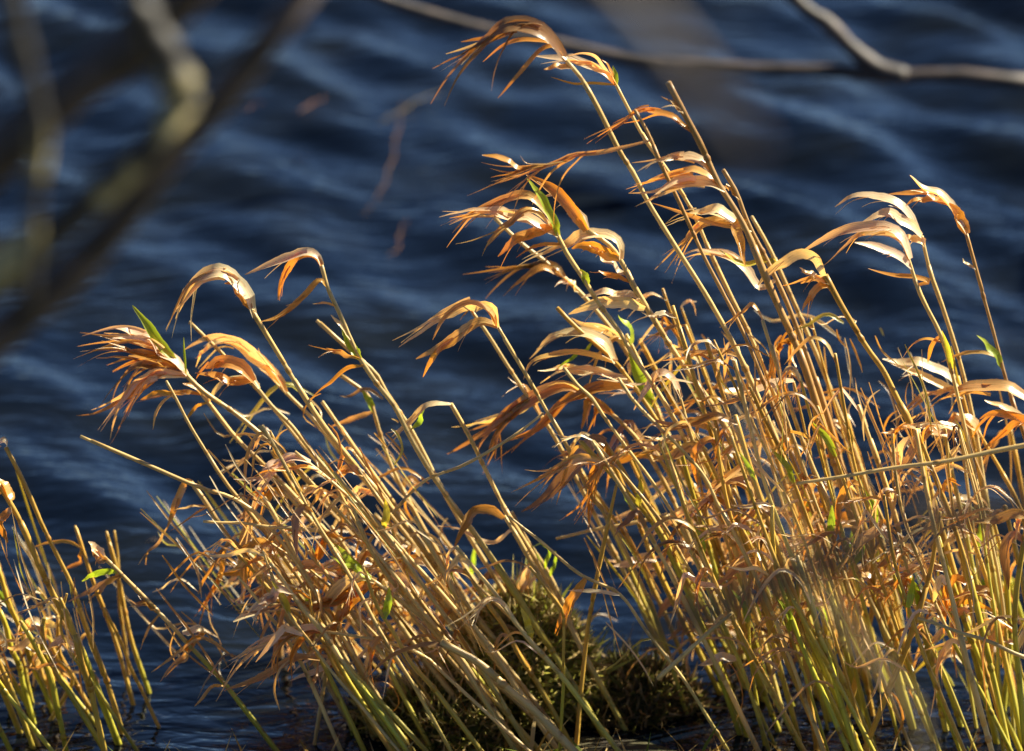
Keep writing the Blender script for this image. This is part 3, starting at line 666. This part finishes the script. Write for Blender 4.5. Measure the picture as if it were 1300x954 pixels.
t = Stalk('bare straw with bright yellow base standing in the water', [(135, 675), (146, 715), (155, 765), (164, 800), (176, 838), (187, 872)], 7, 0.4, 'g', dy=0.04)
t = Stalk('short bare straw tip close behind the yellow-based one', [(145, 674), (149, 705), (152, 745), (156, 800), (165, 872)], 5, 0.0, 'g', dy=0.07)
t = Stalk('fine straw leaning between the yellow-based one and low clump', [(133, 772), (146, 800), (160, 832), (179, 872)], 5, 0.1, 'g', dy=-0.02)
t = Stalk('arched stalk with a pointed seed bud reaching over the water', [(131, 707), (150, 726), (172, 750), (196, 773), (225, 800), (252, 830), (290, 875)], 7, 0.5, dy=-0.06)
t.leaf([(134, 708), (124, 700), (112, 688)], 13, 'w', roll=R(20)); t.leaf([(134, 710), (126, 704), (116, 698)], 14, 'b', roll=R(20))
t.leaf([(152, 728), (140, 725), (122, 727), (104, 738)], 8, 'g', roll=R(35)); t.leaf([(155, 732), (138, 738), (112, 752), (85, 765)], 9, 'b', roll=R(20))
t.leaf([(155, 732), (140, 742), (122, 758), (110, 768)], 7, 'o'); t.leaf([(200, 775), (180, 768), (160, 760)], 8, 'o')
t.leaf([(255, 800), (242, 815), (220, 833)], 9, 'o', snap=False); t.leaf([(232, 805), (252, 800), (258, 812)], 9, 'w', snap=False)
t.leaf([(250, 812), (236, 832), (218, 845), (200, 858)], 10, 't', 2, 0.2, snap=False); t.leaf([(200, 780), (188, 800), (178, 826)], 4, 'o')

# ---- the remaining stalks of each clump
def curl_leaf(t, x, y, size, kind, thin=False):
    """a dead leaf leaving a joint and blown to the left: arched, hanging, streaming or folded at a knee"""
    a = size * rng.uniform(0.7, 1.35); up = rng.uniform(0.1, 0.5); dr = rng.uniform(0.1, 0.9); m = rng.random()
    if m < 0.24:      # arch
        pts = [(x, y), (x - a * 0.18, y - a * up * 0.75), (x - a * 0.45, y - a * up), (x - a * 0.75, y - a * up * 0.5 + a * dr * 0.15), (x - a * rng.uniform(0.9, 1.1), y - a * up * 0.4 + a * dr * 0.6)]
    elif m < 0.50:    # hangs down
        pts = [(x, y), (x - a * 0.2, y - a * 0.12), (x - a * 0.38, y + a * 0.2), (x - a * rng.uniform(0.3, 0.6), y + a * rng.uniform(0.6, 1.1))]
    elif m < 0.78:    # streams away nearly straight
        e = rng.uniform(-0.25, 0.6); pts = [(x, y), (x - a * 0.35, y - a * 0.12 + e * a * 0.2), (x - a * 0.8, y + e * a * 0.5), (x - a * 1.35, y + e * a)]
    elif m < 0.92:    # broken knee
        kx, ky = x - a * rng.uniform(0.2, 0.5), y - a * rng.uniform(0.1, 0.5)
        pts = [(x, y), (kx + 3, ky + 2), (kx, ky), (kx - 3, ky + 3), (kx - a * rng.uniform(0.05, 0.7), ky + a * rng.uniform(0.3, 0.9))]
    else:             # blown round to the right
        pts = [(x, y), (x + a * 0.1, y - a * 0.3), (x + a * 0.35, y - a * 0.4), (x + a * rng.uniform(0.5, 0.8), y - a * 0.1)]
    fr = rng.choice([0, 0, 0, 2, 3, 4, 5])
    t.leaf(pts, rng.uniform(2.5, 6) if thin else rng.uniform(7, 14), kind, fr, rng.uniform(0.2, 0.55), roll=R(rng.uniform(10, 62)))

KINDS = 'wwwwttoob'
def describe(clump, w, green, col, blade, short, top_px, nleaf):
    """how this stalk looks, and the marked stalk it stands next to"""
    a = 'slim ' if w < 6.2 else 'stout ' if w > 8.2 else ''
    c = {'s': 'bleached', 'g': 'golden'}[col]
    f = 'green-footed ' if green > 0.3 else ''
    l = {0: 'leafless', 1: 'one-leaved', 2: 'two-leaved', 3: 'leafy'}.get(nleaf, 'very leafy')
    b = ' with green blade' if blade else ''
    d = [(math.hypot(x - top_px[0], y - top_px[1]), n) for n, x, y in MARKS]
    return f'{a}{c} {l} {f}{"short " if short else ""}stalk{b}, {clump}, by {min(d)[1]}'
MARKS = [('the tallest stalk', 930, 440), ('the stout cut stalk', 1015, 450), ('the double-sheathed stalk', 1120, 480), ('the leafy sheaf', 1215, 500),
         ('the level straw', 1120, 640), ('the fallen straw', 1230, 760), ('the brown leaf bundle', 770, 540), ('the moss', 690, 760), ('the broken straw', 930, 760),
         ('the white looped leaves', 380, 540), ('the shaggy head', 300, 570), ('the hooked leaf', 540, 600), ('the drowned stub', 370, 730), ('the grey-brown rag', 470, 760),
         ('the seed bud', 110, 760), ('the yellow-green band', 30, 700)]

def filler(clump, group, bx, lean, ty, w, green, col, dy, nleaf, size, plow, pblade, base=878):
    bend = rng.uniform(-16, 16); kink = rng.random() < 0.12
    def f(y):
        u = (base - y) / (base - ty)
        return bx - lean * (base - y) + bend * math.sin(u * math.pi) - (max(0, u - 0.7) * 90 * (1 if bend > 0 else -0.6) if kink else 0)
    blade = rng.random() < pblade
    t = Stalk(describe(clump, w, green, col, blade, ty > 700, (f(ty), ty), nleaf), [(f(y), y) for y in np.linspace(ty, base, 7)], w, green, col, group, dy=dy)
    for k in range(nleaf):
        y = rng.uniform(ty, min(ty + 290, plow)) if k else ty + rng.uniform(0, 25)
        curl_leaf(t, f(y), y, rng.uniform(*size), rng.choice(KINDS), thin=rng.random() < 0.66)
    if blade:
        y = rng.uniform(min(ty + 60, 790), 820); q = rng.uniform(-25, 15); t.leaf([(f(y), y), (f(y) + q * 0.4, y - 18), (f(y) + q - 6, y - 40)], rng.uniform(6, 11), rng.choice('ggy'), roll=R(15))

for i in range(98):
    bx = rng.uniform(905, 1350); u = (bx - 905) / 440
    lean = 0.42 - 0.20 * u + rng.gauss(0, 0.075) - (rng.uniform(0.2, 0.6) if rng.random() < 0.06 else 0)
    ty = rng.choice([rng.uniform(365, 500), rng.uniform(420, 560), rng.uniform(520, 680), rng.uniform(640, 800)])
    if bx < 985: ty = max(ty, 560)
    if lean < 0.1: ty = max(ty, 650)
    if bx > 1225: ty = max(ty, 545)
    filler('tall clump', TC, bx, lean, ty, rng.uniform(3.8, 8.8), rng.choice([0, 0.35, 0.6, 0.8]), rng.choice('sgg'), rng.uniform(-0.12, 0.14), rng.choice([2, 3, 4, 5]), (35, 95), 850, 0.28)
for i in range(66):
    bx = rng.uniform(400, 735); lean = rng.uniform(0.58, 0.94) - (rng.uniform(0.3, 0.9) if rng.random() < 0.08 else 0)
    ty = rng.choice([rng.uniform(540, 640), rng.uniform(600, 760), rng.uniform(660, 800)])
    if bx < 520: ty = max(ty, 700)
    if lean < 0.55: ty = max(ty, 720)
    filler('leaning clump', LC, bx, lean, ty, rng.uniform(3.8, 8), rng.choice([0, 0, 0.2, 0.4]), rng.choice('sssg'), rng.uniform(-0.12, 0.12), rng.choice([1, 2, 3, 4]), (35, 80), 845, 0.18)
for i in range(30):
    bx = rng.uniform(-70, 125); lean = rng.uniform(0.30, 0.52); ty = rng.uniform(660, 820) if bx < 60 else rng.uniform(730, 840)
    filler('low clump', SCg, bx, lean, ty, rng.uniform(5, 9), rng.choice([0, 0.2, 0.4, 0.6]), 'g', rng.uniform(-0.12, 0.08), rng.choice([0, 1, 2, 2]), (18, 42), 860, 0.15)

# ---- the finest dead stems and leaf shreds between the stalks: too many and too small to count
def shreds(label, n, region, lean, seed, region_top=430):
    r = np.random.default_rng(seed); g = Geo()
    for i in range(n):
        x, y = region(r); L = r.uniform(25, 120); Y = GY + r.uniform(-0.12, 0.14); m = r.random()
        if m < 0.5:        # fine stem, following the lean of the clump
            l = lean(x) + r.normal(0, 0.16); L = min(L, (y - region_top) * 0.6) + 12; pts = [(x - l * L * 1.3, y - L * 1.3), (x - l * L * 0.65 + r.normal(0, 5), y - L * 0.65), (x, y)]; w = r.uniform(1.6, 3.2)
        elif m < 0.8:      # leaf shred blown out to the left
            e = r.uniform(-0.5, 0.9); pts = [(x, y), (x - L * 0.35, y - L * 0.18), (x - L * 0.7, y + e * L * 0.3), (x - L * 0.9, y + e * L * 0.8)]; w = r.uniform(2.0, 5.0)
        else:              # hanging curl
            c = r.choice([-1, 1]); pts = [(x, y), (x + c * L * 0.12, y + L * 0.1), (x + c * L * 0.2, y + L * 0.35), (x + c * L * r.uniform(-0.1, 0.2), y + L * 0.6)]; w = r.uniform(1.8, 4.0)
        Q = smooth(pts, 10); P = np.array([at(a, b, Y) for a, b in Q]); P[:, 1] += np.linspace(0, r.uniform(-0.03, 0.03), 10)
        P[:, 2] = np.maximum(P[:, 2], -0.02)
        k = r.choice(['w', 't', 't', 'o', 'o', 'b', 'y'] if m > 0.5 else ['w', 't', 't', 'y', 'o'])
        ribbon(g, P, w * PXM * np.clip(np.sin(np.linspace(0.35, 2.95, 10)) * 1.3, 0.2, 1), R(r.uniform(0, 60)), LEAFC[k] * r.uniform(0.7, 1.1), fold=0.3, twist=r.uniform(-0.8, 0.8))
    o = g.build('dead_grass', M_LEAF, None, None); tag(o, label, 'grass', kind='stuff')
def reg_tall(r):
    while True:
        x, y = r.uniform(780, 1310), r.uniform(400, 885)
        if y > 400 + max(0, 985 - x) * 1.0 and y > 400 + max(0, x - 1080) * 0.75 and not (x < 880 and y < 690): return x, y
def reg_lean(r):
    while True:
        x, y = r.uniform(230, 700), r.uniform(500, 885)
        if y > 500 + max(0, 380 - x) * 1.3 and x < 470 + (y - 480) * 0.62: return x, y
shreds('fine dead stems and leaf shreds tangled through the tall clump', 260, reg_tall, lambda x: 0.42 - 0.20 * (x - 905) / 440, 31)
shreds('fine dead stems and leaf shreds tangled through the leaning clump', 170, reg_lean, lambda x: 0.75, 32, 560)
shreds('fine dead stems and leaf shreds in the small low clump', 60, lambda r: (r.uniform(-10, 130), r.uniform(760, 890)), lambda x: 0.4, 33)

# ---- loose straws lying across the stalks
for lab, pts, w, c, dy in [
    ('long level straw lying across the stalks of the tall clump', [(1012, 614), (1100, 600), (1200, 585), (1320, 562)], 6.5, 's', -0.11),
    ('pale fallen straw lying low across the tall clump near the water', [(1165, 785), (1230, 806), (1310, 838)], 6, 's', -0.12),
    ('greyish broken straw leaning on a bent stalk, slanting the other way', [(930, 778), (890, 812), (835, 862)], 7, 's', -0.13),
    ('level broken straw end poking out of the leaning clump over the water', [(300, 768), (350, 768), (402, 766)], 5.5, 's', -0.04),
    ('level thin straw with a green knot crossing the leaning clump', [(258, 662), (330, 667), (405, 674)], 5.5, 's', -0.05),
    ('horizontal straw bridging dark water between moss and tall clump', [(706, 684), (760, 672), (850, 655)], 6, 's', 0.02),
    ('stiff straw slanting up to the right through the leaf bundles', [(783, 615), (775, 650), (757, 745), (745, 800), (738, 872)], 6.5, 'g', -0.05),
]:
    s = Stalk(lab, pts, w, 0.0, c, None, dy, 'fallen_straw', 'straw', node=True, root=(pts[-1][1] == 872))

# ------------------------------------------------------------------ moss mounds on the bank edge
def mound(label, px, py, Y, rx, ry, rz, cols, count, seed):
    r = np.random.default_rng(seed)
    c = at(px, py, Y); zb = min(float(bank_z(c[0], Y)), 0.0) - 0.03; H = rz + 0.03 + max(0.0, -0.0 - (zb + 0.03))
    root = empty('moss_mound', (c[0], Y, zb)); tag(root, label, 'moss')
    th = np.linspace(0, 2 * math.pi, 28, endpoint=False); ph = np.linspace(0, math.pi / 2, 12)
    V = np.zeros((12, 28, 3))
    for i, p in enumerate(ph):
        k = 1 + 0.16 * np.sin(3 * th + seed) * math.sin(p) + 0.10 * np.sin(7 * th + 2 * p + seed)
        V[i] = np.stack([rx * np.sin(p) * np.cos(th) * k, ry * np.sin(p) * np.sin(th) * k, np.full_like(th, H * math.cos(p)) * (0.9 + 0.1 * k)], -1)
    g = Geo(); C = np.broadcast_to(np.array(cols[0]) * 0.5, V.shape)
    g.grid(V + np.array([c[0], Y, zb]), np.zeros(V.shape[:2] + (2,)), C, closed=True)
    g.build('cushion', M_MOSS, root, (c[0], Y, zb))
    g = Geo()
    for i in range(count):
        a = r.random() * 6.283; p = math.acos(r.random() ** 0.8)
        k = 1 + 0.16 * math.sin(3 * a + seed) * math.sin(p) + 0.10 * math.sin(7 * a + 2 * p + seed)
        n = np.array([math.sin(p) * math.cos(a), math.sin(p) * math.sin(a), math.cos(p) * 0.9 + 0.1])
        b = np.array([c[0] + rx * math.sin(p) * math.cos(a) * k, Y + ry * math.sin(p) * math.sin(a) * k, zb + H * math.cos(p) * (0.9 + 0.1 * k)])
        d = unit(n + r.normal(0, 0.75, 3)); L = r.uniform(0.005, 0.020) * (1.9 if r.random() < 0.08 else 1); sd_ = unit(np.cross(d, r.normal(0, 1, 3))) * r.uniform(0.0007, 0.0016)
        col = np.array(cols[r.integers(len(cols))]) * r.uniform(0.7, 1.3)
        m_ = b + d * L * 0.55 + np.array([0, 0, -0.001]); e = b + d * L + r.normal(0, 0.002, 3)
        g.tri(b - sd_, b + sd_, m_ + sd_, col); g.tri(b - sd_, m_ + sd_, m_ - sd_, col); g.tri(m_ - sd_, m_ + sd_, e, col)
    o = g.build('fronds', M_MOSS, root, (c[0], Y, zb), smooth_=False); o['kind'] = 'stuff'
GM = [(0.40, 0.38, 0.07), (0.46, 0.40, 0.12), (0.20, 0.21, 0.03), (0.46, 0.34, 0.14), (0.50, 0.38, 0.16)]
DM = [(0.14, 0.13, 0.03), (0.20, 0.13, 0.05), (0.10, 0.10, 0.02)]
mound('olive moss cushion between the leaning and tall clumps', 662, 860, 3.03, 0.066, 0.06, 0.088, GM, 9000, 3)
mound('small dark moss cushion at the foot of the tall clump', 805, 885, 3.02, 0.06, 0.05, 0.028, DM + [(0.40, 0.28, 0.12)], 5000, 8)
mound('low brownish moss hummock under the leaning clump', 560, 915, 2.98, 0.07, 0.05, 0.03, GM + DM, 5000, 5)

# short litter and grass blades at the foot of the stalks: nobody could count them
def litter():
    g = Geo(); r = np.random.default_rng(77)
    for i in range(2600):
        x = r.uniform(-0.48, 0.48); y = r.uniform(2.74, 2.90); z = max(float(bank_z(x, y)), 0.0)
        a = r.uniform(0, 6.283); el = abs(r.normal(0.25, 0.4)); L = r.uniform(0.015, 0.055)
        d = np.array([math.cos(a) * math.cos(el), math.sin(a) * math.cos(el), math.sin(el)])
        b = np.array([x, y, z - 0.002]); w = unit(np.cross(d, r.normal(0, 1, 3))) * r.uniform(0.0006, 0.0018)
        col = (STRAW if r.random() < 0.45 else GOLD if r.random() < 0.6 else LEAFC['g'] * 0.6) * r.uniform(0.5, 1.1)
        m_ = b + d * L * 0.5 + np.array([0, 0, 0.003]); e = b + d * L
        g.tri(b - w, b + w, m_ + w, col); g.tri(b - w, m_ + w, m_ - w, col); g.tri(m_ - w, m_ + w, e, col)
    o = g.build('grass_litter', M_MOSS, None, None, smooth_=False)
    tag(o, 'matted dead grass and short blades covering the bank edge', 'grass', kind='stuff')
litter()

# ------------------------------------------------------------------ branches
def limb(parent, name, pts, r0, r1, mat, base, n=26, knots=0.10):
    P = smooth(pts, n); s = np.linspace(0, 1, n)
    r = np.random.default_rng(int(abs(P[0, 0] * 9999)) + n)
    rad = (r0 * (1 - s) + r1 * s) * (1 + knots * r.normal(0, 1, n))
    g = Geo(); tube(g, P, rad, np.array([0.1, 0.08, 0.05]), sides=9); return g.build(name, mat, parent, base)

# bare tree on the bank, left of and close to the camera: its twigs hang into the view out of focus
base = np.array([-0.95, 1.15, float(bank_z(-0.95, 1.15)) - 0.03])
tree = empty('bare_tree', base); tag(tree, 'bare tree on the near bank, its lichened twigs, shade painted in, hanging blurred over the water', 'tree')
limb(tree, 'trunk', [base, (-0.93, 1.18, 0.5), (-0.9, 1.2, 1.1), (-0.88, 1.22, 1.9), (-0.9, 1.25, 2.9)], 0.055, 0.03, M_BARK, base)
nb = 1.9
pA = at(232, 128, nb)
limb(tree, 'branch', [(-0.90, 1.2, 1.15)] + [tuple(at(x, y, nb)) for x, y in [(-300, 400), (-120, 395), (0, 345), (90, 275), (160, 215), (205, 172), (235, 128)]], 0.016, 0.0088, M_BARK, base, 40, 0.14)
limb(tree, 'branch', [tuple(at(x, y, nb)) for x, y in [(235, 130), (216, 80), (192, 40), (160, -20), (120, -120)]], 0.0090, 0.0068, M_BARK, base, 26, 0.14)
limb(tree, 'branch', [(-0.89, 1.21, 1.5)] + [tuple(at(x, y, 1.95)) for x, y in [(-260, 330), (-90, 250), (0, 195), (60, 128), (120, 95), (180, 45), (235, -10), (300, -90)]], 0.020, 0.0125, M_BARK2, base, 40)
limb(tree, 'branch', [(-0.89, 1.21, 1.35)] + [tuple(at(x, y, 1.95)) for x, y in [(-260, 620), (-80, 500), (30, 400), (120, 320), (200, 215), (275, 130), (345, 45), (400, -30)]], 0.012, 0.0078, M_BARK2, base, 40)  # shadow side of the lichened branch, put in as a dark limb
limb(tree, 'twig', [tuple(at(x, y, 1.8)) for x, y in [(2, -120), (14, 0), (36, 90), (52, 165), (44, 250), (36, 390)]], 0.0056, 0.0032, M_BARK, base)
limb(tree, 'branch', [(-0.90, 1.25, 2.6), (-0.6, 1.3, 2.2), (-0.2, 1.2, 1.75)] + [tuple(at(x, y, 1.15)) for x, y in [(500, -260), (690, -110), (780, -20), (850, 60), (905, 130), (945, 190)]], 0.014, 0.0045, M_BARK2, base, 44)

# shrub on the bank to the right, one branch reaching low over the water behind the grass
YB = 4.15
b2 = np.array([1.35, 3.1, float(bank_z(1.35, 3.1)) - 0.05])
shrub = empty('bare_shrub', b2); tag(shrub, 'bare shrub whose smooth grey branch reaches low across the water behind the grass', 'shrub')
limb(shrub, 'trunk', [b2, (1.30, 3.15, 0.25), (1.28, 3.25, 0.6), (1.30, 3.3, 1.0)], 0.03, 0.014, M_BARK2, b2)
limb(shrub, 'branch', [(1.29, 3.2, 0.40), (1.0, 3.5, 0.34)] + [tuple(at(x, y, YB)) for x, y in [(1420, 108), (1300, 103), (1210, 95), (1130, 98), (1060, 90), (960, 88), (880, 84), (800, 74), (720, 58), (650, 45), (560, 22), (480, -4), (400, -40)]], 0.0135, 0.0050, M_BARK2, b2, 50, 0.06)
limb(shrub, 'branch', [tuple(at(x, y, YB)) for x, y in [(1150, 97), (1110, 84), (1080, 60), (1050, 30), (1012, 2), (960, -60)]], 0.0095, 0.007, M_BARK2, b2, 24, 0.06)

# leafless pale twig and dark twig-shaped band, rooted at the near edge of the bank, in front of the tall clump
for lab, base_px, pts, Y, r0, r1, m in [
    ('pale leafless twig rising blurred in front of the tall clump', None, [(1180, 990), (1120, 850), (1078, 800), (1035, 745), (1000, 670), (965, 590), (930, 520)], 1.65, 0.0013, 0.0007, M_TWIG),
    ('dark blurred band reaching level across the foot of the tall clump', None, [(1520, 720), (1420, 650), (1300, 640), (1180, 668), (1080, 700), (980, 745), (890, 780), (820, 800)], 1.6, 0.0060, 0.0045, M_BAND)]:
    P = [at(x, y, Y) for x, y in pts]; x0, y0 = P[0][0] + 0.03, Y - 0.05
    rt = np.array([x0, y0, float(bank_z(x0, y0)) - 0.02]); o = empty('twig_shape', rt); tag(o, lab, 'twig')
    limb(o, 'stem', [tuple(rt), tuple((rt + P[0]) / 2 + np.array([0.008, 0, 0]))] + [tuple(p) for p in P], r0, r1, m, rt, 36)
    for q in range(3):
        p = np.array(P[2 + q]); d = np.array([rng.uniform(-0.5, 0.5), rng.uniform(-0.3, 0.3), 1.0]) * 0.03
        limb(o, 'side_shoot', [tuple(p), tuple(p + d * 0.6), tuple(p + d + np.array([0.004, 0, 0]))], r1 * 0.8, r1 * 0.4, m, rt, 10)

# ------------------------------------------------------------------ weed strands drifting at the surface
WEEDS = [('rusty weed strand drifting in a long wavering line on the open water', [(515, 130), (508, 165), (498, 200), (485, 235), (468, 262)], 6, (0.22, 0.11, 0.04)),
         ('ochre weed strand crossing the end of the rusty one', [(560, 120), (528, 138), (505, 150), (480, 158)], 6, (0.20, 0.14, 0.03)),
         ('short orange weed curl floating near the overhanging twigs', [(415, 130), (402, 142), (392, 150)], 7, (0.30, 0.12, 0.04)),
         ('faint rust weed fleck floating beyond the leaning clump', [(335, 132), (318, 138), (300, 140)], 5, (0.24, 0.11, 0.04)),
         ('thin weed thread floating beside the arched seed-bud stalk', [(185, 700), (205, 706), (225, 715)], 3, (0.22, 0.13, 0.05)),
         ('brown weed clot drifting below the white forked leaf head', [(520, 285), (512, 300), (500, 312), (488, 322)], 6, (0.22, 0.10, 0.04))]
for lab, pts, w, c in WEEDS:
    P = np.array([on_water(x, y) for x, y in pts]); P = smooth(P, 20)
    P[:, 2] = wave_height(P[:, 0], P[:, 1]) + 0.003
    P[:, 0] += np.cumsum(nrng.normal(0, 0.0015, 20)); P[:, 1] += np.cumsum(nrng.normal(0, 0.003, 20))
    g = Geo(); wv = w * PXM * 0.28 * np.sin(np.linspace(0.25, math.pi - 0.15, 20))
    tube(g, P, wv * 0.5, np.array(c)); o = g.build('water_weed', M_WEED, None, None)
    tag(o, lab, 'weed')
